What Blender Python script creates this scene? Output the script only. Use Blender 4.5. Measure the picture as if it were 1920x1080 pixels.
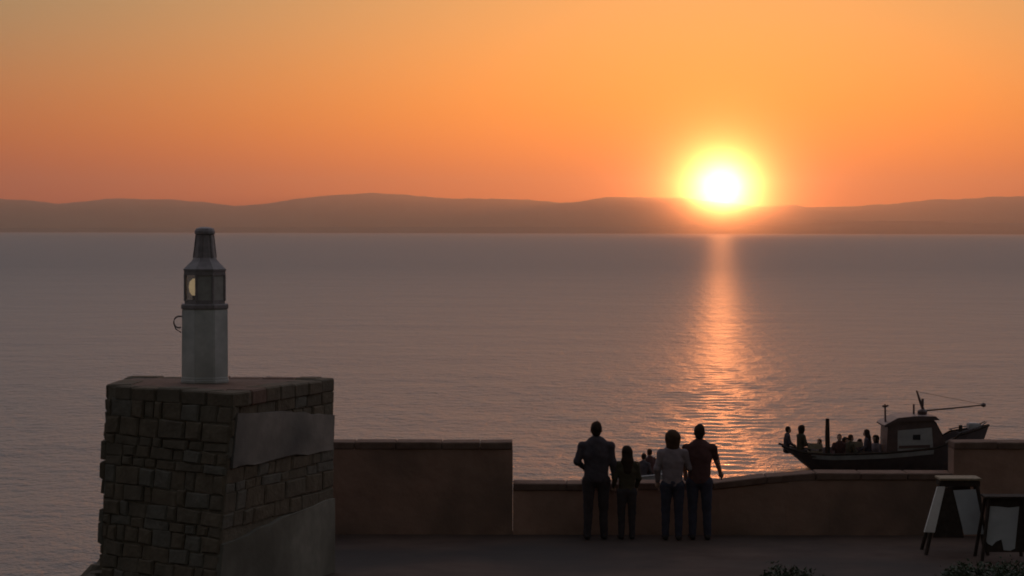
import bpy, bmesh, math, random
import numpy as np
from mathutils import Vector, Matrix, noise as mnoise

rng = random.Random(7)
S = bpy.context.scene
COL = S.collection
for o in list(bpy.data.objects):
    bpy.data.objects.remove(o)

# ------------------------------------------------------------------ camera, sky, sun, exposure
F_PX = 4330.0            # focal length in pixels of the 1920 wide photograph
CAM_H = 4.6              # above the quay (z = 0)
HOR_V = 435.0
SEA_Z = -3.0
SUN_AZ = math.atan((1352 - 960) / F_PX)      # right of +Y
SUN_EL = math.atan((HOR_V - 350) / F_PX)

cam_d = bpy.data.cameras.new('camera')
cam = bpy.data.objects.new('camera', cam_d)
COL.objects.link(cam)
cam_d.sensor_width = 36.0
cam_d.lens = 36.0 * F_PX / 1920.0
cam_d.clip_start = 0.1
cam_d.clip_end = 120000.0
cam.location = (0, 0, CAM_H)
pitch = math.atan((540 - HOR_V) / F_PX)
cam.rotation_euler = (Matrix.Rotation(math.pi / 2 - pitch, 4, 'X') @ Matrix.Rotation(math.radians(0.12), 4, 'Z')).to_euler()
S.camera = cam

S.render.engine = 'CYCLES'
S.cycles.use_denoising = True
S.cycles.max_bounces = 6
S.cycles.volume_bounces = 0
S.cycles.filter_width = 1.8
S.cycles.sample_clamp_indirect = 3.0
S.view_settings.view_transform = 'Standard'
S.view_settings.look = 'None'
S.view_settings.gamma = 1.0
S.view_settings.use_curve_mapping = False
S.view_settings.exposure = 0.0

world = bpy.data.worlds.new('World')
S.world = world
world.use_nodes = True
wn, wl = world.node_tree.nodes, world.node_tree.links
wn.clear()
w_out = wn.new('ShaderNodeOutputWorld')
w_bg = wn.new('ShaderNodeBackground')
sky = wn.new('ShaderNodeTexSky')
sky.sky_type = 'NISHITA'
sky.sun_disc = False
sky.sun_elevation = SUN_EL
sky.sun_rotation = SUN_AZ
sky.altitude = 0
sky.air_density = 1.12
sky.dust_density = 2.2
sky.ozone_density = 1.0
SKY_STRENGTH = 0.078
w_bg.inputs['Strength'].default_value = SKY_STRENGTH
# the sun's own disc, seen in the sky (the lamp below gives its light)
sun_dir = Vector((math.sin(SUN_AZ) * math.cos(SUN_EL), math.cos(SUN_AZ) * math.cos(SUN_EL), math.sin(SUN_EL)))
tc = wn.new('ShaderNodeTexCoord')
dot = wn.new('ShaderNodeVectorMath'); dot.operation = 'DOT_PRODUCT'
nrm = wn.new('ShaderNodeVectorMath'); nrm.operation = 'NORMALIZE'
wl.new(tc.outputs['Generated'], nrm.inputs[0])
wl.new(nrm.outputs[0], dot.inputs[0])
dot.inputs[1].default_value = sun_dir
disc = wn.new('ShaderNodeMapRange')
disc.inputs['From Min'].default_value = math.cos(math.radians(0.32))
disc.inputs['From Max'].default_value = math.cos(math.radians(0.25))
disc.clamp = True
wl.new(dot.outputs['Value'], disc.inputs['Value'])
mixc = wn.new('ShaderNodeMix'); mixc.data_type = 'RGBA'; mixc.blend_type = 'ADD'
mixc.inputs['B'].default_value = (400, 330, 200, 1)
wl.new(disc.outputs[0], mixc.inputs['Factor'])
# blue grey of the high sky (multiple scattering, which the sky model leaves out)
sep = wn.new('ShaderNodeSeparateXYZ')
wl.new(nrm.outputs[0], sep.inputs[0])
up = wn.new('ShaderNodeValToRGB')
up.color_ramp.interpolation = 'EASE'
K = 1 / SKY_STRENGTH
for i, (p, c) in enumerate([(0.0, (.24, .0, .0)), (0.11, (.006, .052, .055)), (0.22, (.24, .185, .20)), (0.5, (.28, .28, .32))]):
    e = up.color_ramp.elements[i] if i < 2 else up.color_ramp.elements.new(p)
    e.position = p; e.color = (c[0], c[1], c[2], 1)
wl.new(sep.outputs['Z'], up.inputs[0])
upk = wn.new('ShaderNodeVectorMath'); upk.operation = 'SCALE'
west = wn.new('ShaderNodeMapRange'); west.interpolation_type = 'SMOOTHSTEP'
west.inputs['From Min'].default_value = -0.9; west.inputs['From Max'].default_value = 0.95
west.inputs['To Min'].default_value = 0.075 * K; west.inputs['To Max'].default_value = 1.4 * K
wl.new(dot.outputs['Value'], west.inputs['Value'])
wl.new(west.outputs[0], upk.inputs['Scale'])
wl.new(up.outputs[0], upk.inputs[0])
high = wn.new('ShaderNodeMix'); high.data_type = 'RGBA'; high.blend_type = 'ADD'
high.inputs['Factor'].default_value = 1.0
wl.new(upk.outputs[0], high.inputs['B'])
wl.new(sky.outputs[0], high.inputs['A'])
wl.new(high.outputs['Result'], mixc.inputs['A'])
wl.new(mixc.outputs['Result'], w_bg.inputs['Color'])
wl.new(w_bg.outputs[0], w_out.inputs['Surface'])

sun_d = bpy.data.lights.new('sun', 'SUN')
sun = bpy.data.objects.new('sun', sun_d)
COL.objects.link(sun)
sun_d.energy = 0.36
sun_d.angle = math.radians(0.53)
sun_d.color = (1.0, 0.30, 0.088)
sun.rotation_euler = (-sun_dir).to_track_quat('-Z', 'Y').to_euler()
sun.location = (0, 0, 60)

# ------------------------------------------------------------------ helpers
def P(u, v, Y):
    """photo pixel + distance -> world point"""
    return Vector(((u - 960) / F_PX * Y, Y, CAM_H - (v - HOR_V) / F_PX * Y))

def mesh_obj(name, verts, faces, mat=None, parent=None, smooth=False):
    me = bpy.data.meshes.new(name)
    me.from_pydata([tuple(v) for v in verts], [], faces)
    me.update()
    if smooth:
        me.polygons.foreach_set('use_smooth', [True] * len(me.polygons))
    o = bpy.data.objects.new(name, me)
    COL.objects.link(o)
    if mat: me.materials.append(mat)
    if parent: o.parent = parent
    return o

def tag(o, label=None, cat=None, group=None, kind=None):
    if label: o['label'] = label
    if cat: o['category'] = cat
    if group: o['group'] = group
    if kind: o['kind'] = kind
    return o

def new_mat(name):
    m = bpy.data.materials.new(name)
    m.use_nodes = True
    n, l = m.node_tree.nodes, m.node_tree.links
    return m, n, l, n['Principled BSDF']

# ------------------------------------------------------------------ sea
def axis(segments):
    out = [segments[0][0]]
    for a, b, s0, s1 in segments:
        x, s = a, s0
        n = max(1, int(round((b - a) / (0.5 * (s0 + s1))))) if abs(s1 - s0) < 1e-6 else None
        if n:
            out += list(np.linspace(a, b, n + 1)[1:])
        else:
            k = math.log(s1 / s0); L = b - a
            n = max(2, int(L * k / (s1 - s0)))
            t = np.arange(1, n + 1) / n
            out += list(a + L * (np.exp(k * t) - 1) / (math.exp(k) - 1))
    return np.array(out)

def make_sea():
    ys = axis([(-3000, 30, 300, 300), (30, 110, .28, .28), (110, 420, .28, 3), (420, 27000, 3, 1500)])
    xr = axis([(0, 24, .22, .22), (24, 60, .22, 2.5), (60, 31000, 2.5, 3000)])
    xs = np.concatenate([-xr[:0:-1], xr])
    X, Y = np.meshgrid(xs, ys)
    dx = np.gradient(xs)[None, :]; dy = np.gradient(ys)[:, None]
    Z = np.zeros_like(X)
    r = np.random.RandomState(3)
    for i in range(46):
        lam = 0.6 * (1.9 / 0.6) ** (r.rand())
        th = r.normal(math.radians(235), 0.95)
        kx, ky = math.cos(th) * 2 * math.pi / lam, math.sin(th) * 2 * math.pi / lam
        amp = 0.0022 * lam ** 0.8
        ph = r.rand() * 6.283
        step = np.abs(np.cos(th)) * dx + np.abs(np.sin(th)) * dy
        fade = np.clip(1.5 - step / lam * 3.0, 0, 1)
        Z += amp * fade * np.sin(kx * X + ky * Y + ph)
    Z += SEA_Z
    ny, nx = X.shape
    V = np.stack([X, Y, Z], -1).reshape(-1, 3)
    idx = np.arange(ny * nx).reshape(ny, nx)
    Q = np.stack([idx[:-1, :-1], idx[:-1, 1:], idx[1:, 1:], idx[1:, :-1]], -1).reshape(-1, 4)
    me = bpy.data.meshes.new('sea')
    me.vertices.add(len(V)); me.vertices.foreach_set('co', V.ravel())
    me.loops.add(Q.size); me.loops.foreach_set('vertex_index', Q.ravel().astype(np.int32))
    me.polygons.add(len(Q)); me.polygons.foreach_set('loop_start', np.arange(0, Q.size, 4, dtype=np.int32))
    me.polygons.foreach_set('use_smooth', np.ones(len(Q), dtype=bool))
    me.update(calc_edges=True)
    o = bpy.data.objects.new('sea', me); COL.objects.link(o)
    m, n, l, b = new_mat('sea_water')
    b.inputs['Base Color'].default_value = (0.03, 0.042, 0.047, 1)
    # short waves the mesh and relief no longer resolve far out act as roughness
    gp = n.new('ShaderNodeSeparateXYZ'); tq = n.new('ShaderNodeTexCoord'); l.new(tq.outputs['Object'], gp.inputs[0])
    rr = n.new('ShaderNodeMapRange'); rr.inputs['From Min'].default_value = 60; rr.inputs['From Max'].default_value = 500
    rr.inputs['To Min'].default_value = .34; rr.inputs['To Max'].default_value = .45
    l.new(gp.outputs['Y'], rr.inputs['Value']); l.new(rr.outputs[0], b.inputs['Roughness'])
    b.inputs['IOR'].default_value = 1.45
    t = n.new('ShaderNodeTexCoord'); mp = n.new('ShaderNodeMapping')
    l.new(t.outputs['Object'], mp.inputs[0])
    prev = None
    for sc, st, dist, det in ((4.2, .6, .16, 4), (1.3, .6, .22, 3), (0.26, .8, .36, 3), (0.04, 1.2, .9, 3)):
        mm = n.new('ShaderNodeMapping'); mm.inputs['Scale'].default_value = (sc, sc * st, sc)
        mm.inputs['Rotation'].default_value = (0, 0, 0.25 - sc * .05)
        l.new(mp.outputs[0], mm.inputs[0])
        nz = n.new('ShaderNodeTexNoise'); nz.inputs['Scale'].default_value = 1.0
        nz.inputs['Detail'].default_value = det; nz.inputs['Roughness'].default_value = .6
        l.new(mm.outputs[0], nz.inputs['Vector'])
        bp = n.new('ShaderNodeBump'); bp.inputs['Strength'].default_value = 1.0; bp.inputs['Distance'].default_value = dist
        l.new(nz.outputs[0], bp.inputs['Height'])
        if prev: l.new(prev.outputs[0], bp.inputs['Normal'])
        prev = bp
    l.new(prev.outputs[0], b.inputs['Normal'])
    me.materials.append(m)
    tag(o, kind='structure')
    print('sea quads', len(Q))
    return o
make_sea()

# ------------------------------------------------------------------ far coast
def hills(name, prof, Yf, Yp, seed, jag, label, base_h=0.0, col=(0.05, 0.055, 0.045)):
    us = np.linspace(-900, 2820, 800)
    pu, pv = zip(*prof)
    top = np.interp(us, pu, pv)
    top = top + np.array([1.6 * mnoise.fractal(Vector((u * .022, seed, 0)), .7, 2.1, 5) for u in us])
    rows = 16
    verts = []
    for j in range(rows):
        t = j / (rows - 1)
        Y = Yf + (Yp - Yf) * t * 1.8
        s = t * 1.8
        sh = math.sin(min(s, 1.0) * math.pi / 2) ** 0.8 if s <= 1 else math.cos((s - 1) * math.pi / 2 / 0.8) ** 1
        for i, u in enumerate(us):
            x = (u - 960) / F_PX * Y
            hp = (HOR_V + 1 - top[i]) / F_PX * Yp + 4
            nz = mnoise.fractal(Vector((u * 0.012, s * 3.0, seed)), 0.8, 2.2, 5)
            z = hp * (sh * (1 - 0.0) + jag * nz * math.sin(min(s, 1) * math.pi) * 0.5) + jag * hp * 0.05 * nz
            if j in (0, rows - 1): z = -8
            verts.append((x, Y, SEA_Z + z))
    n = len(us)
    faces = [(j * n + i, j * n + i + 1, (j + 1) * n + i + 1, (j + 1) * n + i) for j in range(rows - 1) for i in range(n - 1)]
    m, nn, l, b = new_mat(name + '_land')
    b.inputs['Roughness'].default_value = 0.95
    nz = nn.new('ShaderNodeTexNoise'); nz.inputs['Scale'].default_value = 0.004; nz.inputs['Detail'].default_value = 6
    t = nn.new('ShaderNodeTexCoord'); l.new(t.outputs['Object'], nz.inputs['Vector'])
    cr = nn.new('ShaderNodeValToRGB')
    cr.color_ramp.elements[0].position = .35; cr.color_ramp.elements[0].color = (col[0] * .6, col[1] * .6, col[2] * .6, 1)
    cr.color_ramp.elements[1].position = .65; cr.color_ramp.elements[1].color = (col[0] * 1.4, col[1] * 1.4, col[2] * 1.3, 1)
    l.new(nz.outputs[0], cr.inputs[0]); l.new(cr.outputs[0], b.inputs['Base Color'])
    o = mesh_obj(name, verts, faces, m, smooth=True)
    tag(o, label, 'hills', kind='structure')
    return o

ridge = [(-900, 372), (-300, 380), (-100, 372), (0, 374), (40, 377), (110, 384), (165, 379), (200, 374), (300, 376), (380, 379), (440, 388),
         (500, 384), (560, 374), (640, 366), (700, 362), (760, 365), (800, 370), (870, 373), (960, 374), (1050, 380), (1100, 376),
         (1140, 370), (1280, 370), (1350, 379), (1420, 386), (1490, 384), (1510, 388), (1570, 388), (1640, 383), (1700, 379),
         (1760, 374), (1820, 371), (1860, 367), (1920, 366), (2100, 366), (2820, 375)]
coast = [(-900, 431), (0, 430), (500, 427), (900, 426), (1250, 424), (1400, 420), (1550, 414), (1700, 413), (1920, 416), (2820, 420)]
hills('far_hills', ridge, 21000, 23000, 1.3, 0.12, 'long hazy line of hills across the bay')
hills('near_coast', coast, 14500, 15500, 6.1, 0.25, 'low dark strip of coast below the hazy hills')

# ------------------------------------------------------------------ haze
def make_haze():
    x0, x1, y0, y1, z0, z1 = -32000, 32000, -3200, 28000, SEA_Z - 12, 640
    v = [(x, y, z) for z in (z0, z1) for y in (y0, y1) for x in (x0, x1)]
    f = [(0, 2, 3, 1), (4, 5, 7, 6), (0, 1, 5, 4), (2, 6, 7, 3), (0, 4, 6, 2), (1, 3, 7, 5)]
    o = mesh_obj('haze', v, f)
    m = bpy.data.materials.new('haze_air'); m.use_nodes = True
    n, l = m.node_tree.nodes, m.node_tree.links
    n.clear()
    out = n.new('ShaderNodeOutputMaterial')
    add = n.new('ShaderNodeAddShader')
    # fine air haze, and the larger droplets that throw the light forward round the sun
    for i, (dens, g) in enumerate([(4.7e-5, 0.78), (7.2e-6, 0.990)]):
        pv = n.new('ShaderNodeVolumePrincipled')
        pv.inputs['Color'].default_value = (0.97, 0.86, 0.76, 1)
        pv.inputs['Density'].default_value = dens
        pv.inputs['Anisotropy'].default_value = g
        l.new(pv.outputs[0], add.inputs[i])
    l.new(add.outputs[0], out.inputs['Volume'])
    o.data.materials.append(m)
    tag(o, 'warm evening haze lying over the bay', 'haze', kind='stuff')
make_haze()

# ------------------------------------------------------------------ materials
def rough_mat(name, c0, c1, scale=6.0, bump=0.02, rough=0.9, detail=8, blotch=None):
    m, n, l, b = new_mat(name)
    b.inputs['Roughness'].default_value = rough
    if rough >= .9: b.inputs['Specular IOR Level'].default_value = .12
    t = n.new('ShaderNodeTexCoord')
    nz = n.new('ShaderNodeTexNoise'); nz.inputs['Scale'].default_value = scale
    nz.inputs['Detail'].default_value = detail; nz.inputs['Roughness'].default_value = .62
    l.new(t.outputs['Object'], nz.inputs['Vector'])
    cr = n.new('ShaderNodeValToRGB')
    cr.color_ramp.elements[0].position = .32; cr.color_ramp.elements[0].color = (*c0, 1)
    cr.color_ramp.elements[1].position = .68; cr.color_ramp.elements[1].color = (*c1, 1)
    l.new(nz.outputs[0], cr.inputs[0])
    col = cr.outputs[0]
    if blotch:
        n2 = n.new('ShaderNodeTexNoise'); n2.inputs['Scale'].default_value = scale * .22; n2.inputs['Detail'].default_value = 3
        l.new(t.outputs['Object'], n2.inputs['Vector'])
        r2 = n.new('ShaderNodeMapRange'); r2.inputs['From Min'].default_value = .42; r2.inputs['From Max'].default_value = .62
        l.new(n2.outputs[0], r2.inputs['Value'])
        mx = n.new('ShaderNodeMix'); mx.data_type = 'RGBA'; mx.inputs['B'].default_value = (*blotch, 1)
        l.new(r2.outputs[0], mx.inputs['Factor']); l.new(col, mx.inputs['A'])
        col = mx.outputs['Result']
    l.new(col, b.inputs['Base Color'])
    n3 = n.new('ShaderNodeTexNoise'); n3.inputs['Scale'].default_value = scale * 3; n3.inputs['Detail'].default_value = 6
    l.new(t.outputs['Object'], n3.inputs['Vector'])
    bp = n.new('ShaderNodeBump'); bp.inputs['Strength'].default_value = .8; bp.inputs['Distance'].default_value = bump
    l.new(n3.outputs[0], bp.inputs['Height']); l.new(bp.outputs[0], b.inputs['Normal'])
    return m

M = {}
M['stone_a'] = rough_mat('dark_rubble_stone', (.095, .08, .06), (.145, .12, .09), 5, .02)
M['stone_b'] = rough_mat('brown_rubble_stone', (.10, .079, .057), (.155, .125, .09), 6, .02)
M['stone_c'] = rough_mat('grey_rubble_stone', (.105, .094, .076), (.16, .145, .12), 6, .02)
M['mortar'] = rough_mat('old_mortar', (.11, .094, .072), (.17, .145, .11), 9, .015)
M['render'] = rough_mat('weathered_render', (.19, .165, .145), (.28, .245, .215), 3, .008, blotch=(.13, .12, .11))
M['render_low'] = rough_mat('stained_render', (.17, .16, .13), (.26, .24, .20), 3, .008, blotch=(.12, .11, .09))
M['wall'] = rough_mat('rough_cast_wall', (.28, .165, .122), (.40, .245, .185), 2.2, .02, blotch=(.18, .12, .092))
M['coping'] = rough_mat('coping_stone', (.12, .075, .058), (.19, .125, .098), 5, .012)
M['quay'] = rough_mat('quay_paving', (.07, .044, .035), (.11, .074, .058), 1.3, .01, blotch=(.05, .04, .036))
M['white_paint'] = rough_mat('weathered_white_paint', (.40, .405, .39), (.54, .54, .515), 7, .003, rough=.6, blotch=(.34, .345, .325))
M['dark_iron'] = rough_mat('dark_painted_iron', (.07, .058, .058), (.13, .105, .105), 12, .002, rough=.55)
M['lantern'] = rough_mat('faded_lantern_paint', (.17, .15, .15), (.26, .225, .225), 12, .002, rough=.6)
M['grey_panel'] = rough_mat('grey_blank_panel', (.26, .25, .23), (.36, .345, .32), 9, .002, rough=.6)
M['timber'] = rough_mat('dark_timber', (.03, .022, .018), (.055, .042, .034), 10, .004)
M['timber_pale'] = rough_mat('pale_timber', (.22, .17, .12), (.36, .29, .21), 10, .004)
M['panel'] = rough_mat('pale_notice_board', (.36, .37, .38), (.46, .47, .48), 5, .002, rough=.7, blotch=(.28, .28, .29))
M['panel_warm'] = rough_mat('pale_painted_board', (.62, .58, .55), (.75, .71, .67), 5, .002, rough=.7)
M['leaf'] = rough_mat('dark_leaves', (.02, .035, .015), (.05, .075, .03), 14, .001, rough=.6)
M['stem'] = rough_mat('woody_stem', (.05, .038, .028), (.09, .07, .05), 20, .003)
M['hull'] = rough_mat('dark_hull_paint', (.06, .045, .046), (.10, .075, .075), 3, .002, rough=.45)
M['cabin_dark'] = rough_mat('dark_cabin_paint', (.07, .042, .04), (.12, .072, .068), 4, .002, rough=.5)
M['cabin_white'] = rough_mat('dull_white_boat_paint', (.30, .28, .28), (.42, .39, .385), 4, .002, rough=.5)
M['deck'] = rough_mat('boat_deck', (.10, .08, .065), (.17, .14, .115), 6, .003)
M['rope'] = rough_mat('tarred_rope', (.06, .05, .045), (.10, .085, .07), 40, .002)
M['skin'] = rough_mat('skin', (.36, .21, .15), (.44, .27, .20), 20, .0005, rough=.55)
def cloth(name, c):
    return rough_mat(name, tuple(x * .8 for x in c), tuple(min(1, x * 1.2) for x in c), 9, .004, rough=.9)
def plain(name, c, rough=.4, metal=0, emit=None, es=0, trans=0):
    m, n, l, b = new_mat(name)
    b.inputs['Base Color'].default_value = (*c, 1); b.inputs['Roughness'].default_value = rough
    b.inputs['Metallic'].default_value = metal
    if emit:
        b.inputs['Emission Color'].default_value = (*emit, 1); b.inputs['Emission Strength'].default_value = es
    if trans: b.inputs['Transmission Weight'].default_value = trans
    return m
def pane_mat():
    m, n, l, b = new_mat('salt_stained_glass')
    b.inputs['Base Color'].default_value = (.8, .82, .8, 1); b.inputs['Roughness'].default_value = .08
    tr = n.new('ShaderNodeBsdfTransparent'); tr.inputs[0].default_value = (.82, .82, .8, 1)
    gl = n.new('ShaderNodeBsdfGlossy'); gl.inputs['Roughness'].default_value = .08
    mx = n.new('ShaderNodeMixShader'); mx.inputs[0].default_value = .12
    out = [x for x in n if x.type == 'OUTPUT_MATERIAL'][0]
    l.new(tr.outputs[0], mx.inputs[1]); l.new(gl.outputs[0], mx.inputs[2]); l.new(mx.outputs[0], out.inputs[0])
    n.remove(b)
    return m
M['glass'] = pane_mat()
M['dark_glass'] = plain('dark_window_glass', (.02, .02, .025), .1)
M['lamp'] = plain('lit_lens', (.8, .7, .5), .3, emit=(1.0, .72, .42), es=0.38)

# ------------------------------------------------------------------ mesh helpers
def empty(name, loc=(0, 0, 0), rz=0.0):
    o = bpy.data.objects.new(name, None); COL.objects.link(o)
    o.location = loc; o.rotation_euler = (0, 0, rz); o.empty_display_size = .3
    return o

class MB:
    def __init__(self): self.v, self.f = [], []
    def add(self, v, f):
        k = len(self.v); self.v += [Vector(p) for p in v]; self.f += [tuple(i + k for i in q) for q in f]; return self
    def box(self, c, s, rot=None):
        v = [Vector((x * s[0] / 2, y * s[1] / 2, z * s[2] / 2)) for z in (-1, 1) for y in (-1, 1) for x in (-1, 1)]
        if rot is not None: v = [rot @ p for p in v]
        return self.add([p + Vector(c) for p in v], [(0, 2, 3, 1), (4, 5, 7, 6), (0, 1, 5, 4), (2, 6, 7, 3), (0, 4, 6, 2), (1, 3, 7, 5)])
    def tube(self, pts, r, n=8, caps=True):
        pts = [Vector(p) for p in pts]; rs = r if isinstance(r, (list, tuple)) else [r] * len(pts)
        rings = []
        for i, p in enumerate(pts):
            d = (pts[min(i + 1, len(pts) - 1)] - pts[max(i - 1, 0)]).normalized()
            a = d.orthogonal().normalized() if abs(d.z) < .95 else Vector((1, 0, 0))
            a = (a - d * a.dot(d)).normalized(); bb = d.cross(a)
            rings.append([p + (a * math.cos(k * 2 * math.pi / n) + bb * math.sin(k * 2 * math.pi / n)) * rs[i] for k in range(n)])
        return self.loft(rings, caps)
    def loft(self, rings, caps=True):
        n = len(rings[0]); v = [p for r in rings for p in r]; f = []
        for i in range(len(rings) - 1):
            for k in range(n):
                f.append((i * n + k, i * n + (k + 1) % n, (i + 1) * n + (k + 1) % n, (i + 1) * n + k))
        if caps: f += [tuple(reversed(range(n))), tuple(range((len(rings) - 1) * n, len(rings) * n))]
        return self.add(v, f)
    def lathe(self, prof, n=8, rot=0.0, c=(0, 0, 0), caps=True):
        return self.loft([[Vector((c[0] + r * math.cos(rot + k * 2 * math.pi / n), c[1] + r * math.sin(rot + k * 2 * math.pi / n), c[2] + z)) for k in range(n)] for r, z in prof], caps)
    def prism(self, poly, y0, y1):          # poly in xz, extruded along y
        n = len(poly)
        v = [(x, y0, z) for x, z in poly] + [(x, y1, z) for x, z in poly]
        f = [tuple(range(n)), tuple(reversed(range(n, 2 * n)))] + [(i, i + n, (i + 1) % n + n, (i + 1) % n) for i in range(n)]
        return self.add(v, f)
    def build(self, name, mat, parent=None, bevel=0.0, smooth=False, seg=2):
        o = mesh_obj(name, self.v, self.f, mat, parent, smooth)
        bm = bmesh.new(); bm.from_mesh(o.data)
        if bevel:
            bmesh.ops.bevel(bm, geom=list(bm.edges), offset=bevel, segments=seg, affect='EDGES', clamp_overlap=True)
        bmesh.ops.recalc_face_normals(bm, faces=bm.faces)
        bm.to_mesh(o.data); bm.free()
        if smooth: o.data.polygons.foreach_set('use_smooth', [True] * len(o.data.polygons))
        return o

def stone(name, p00, p10, p01, p11, nrm, depth, back, mat, parent, r, chamf=0.035):
    """one rough stone filling a quad of a wall face, proud of it by `depth`"""
    c = (p00 + p10 + p01 + p11) / 4
    quad = [p00, p10, p11, p01]
    ring0 = [q - nrm * back for q in quad]
    ring1 = [q + nrm * (depth * .35 + r.uniform(-.006, .006)) for q in quad]
    ring2 = []
    for q in quad:
        d = (c - q); d.normalize()
        ring2.append(q + d * (chamf * r.uniform(.7, 1.5)) + nrm * (depth * r.uniform(.75, 1.15)))
    ctr = c + nrm * depth * r.uniform(.9, 1.1) + (p10 - p00) * r.uniform(-.2, .2) + (p01 - p00) * r.uniform(-.15, .15)
    v = ring0 + ring1 + ring2 + [ctr]
    f = []
    for a in (0, 4):
        for i in range(4): f.append((a + i, a + (i + 1) % 4, a + 4 + (i + 1) % 4, a + 4 + i))
    f += [(8 + i, 8 + (i + 1) % 4, 12) for i in range(4)]
    return mesh_obj(name, v, f, mat, parent)

def stone_face(parent, a0, b0, a1, b1, nrm, courses, ln, r, skip=None, depth=(.03, .06), mats=None, gap=.006, chamf=.028):
    """a0-b0 bottom edge, a1-b1 top edge"""
    L = (b0 - a0).length; H = (a1 - a0).length
    zs = [0.0]
    for k in range(courses): zs.append(zs[-1] + r.uniform(.55, 1.5))
    zs = [z / zs[-1] for z in zs]
    def pt(s, t): return (a0.lerp(b0, s)).lerp(a1.lerp(b1, s), t)
    for k in range(courses):
        s = -r.uniform(0, .4) * ln / L
        while s < 1:
            w = ln / L * r.uniform(.45, 1.75)
            e = s + w
            if 1 - e < ln / L * .4: e = 1.0
            s0, s1 = max(0, s), min(1, e)
            if s1 - s0 > .03:
                g = gap / L; gz = gap / H
                jit = lambda: r.uniform(-.018, .018)
                q = [pt(s0 + g * (s0 > 0) + jit() * (s0 > 0) / L, zs[k] + gz), pt(s1 - (g + abs(jit()) / L) * (s1 < 1), zs[k] + gz + jit() / H), pt(s0 + (g + abs(jit()) / L) * (s0 > 0), zs[k + 1] - gz + jit() / H), pt(s1 - g * (s1 < 1), zs[k + 1] - gz + jit() / H)]
                cs, ct = (s0 + s1) / 2, (zs[k] + zs[k + 1]) / 2
                if not (skip and skip(cs, ct)):
                    stone('stone', q[0], q[1], q[2], q[3], nrm, r.uniform(*depth), .03, r.choice(mats), parent, r, chamf)
            s = e

# ------------------------------------------------------------------ quay
def poly_slab(name, pts, z0, z1, mat):
    n = len(pts)
    v = [(x, y, z0) for x, y in pts] + [(x, y, z1) for x, y in pts]
    f = [tuple(reversed(range(n))), tuple(range(n, 2 * n))] + [(i, (i + 1) % n, (i + 1) % n + n, i + n) for i in range(n)]
    return mesh_obj(name, v, f, mat)
quay = poly_slab('quay', [(-3.6, -25), (24, -25), (24, 35.52), (-5.25, 35.52), (-5.05, 31.0), (-3.6, 29.0)], -7, 0, M['quay'])
tag(quay, kind='structure')

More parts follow.
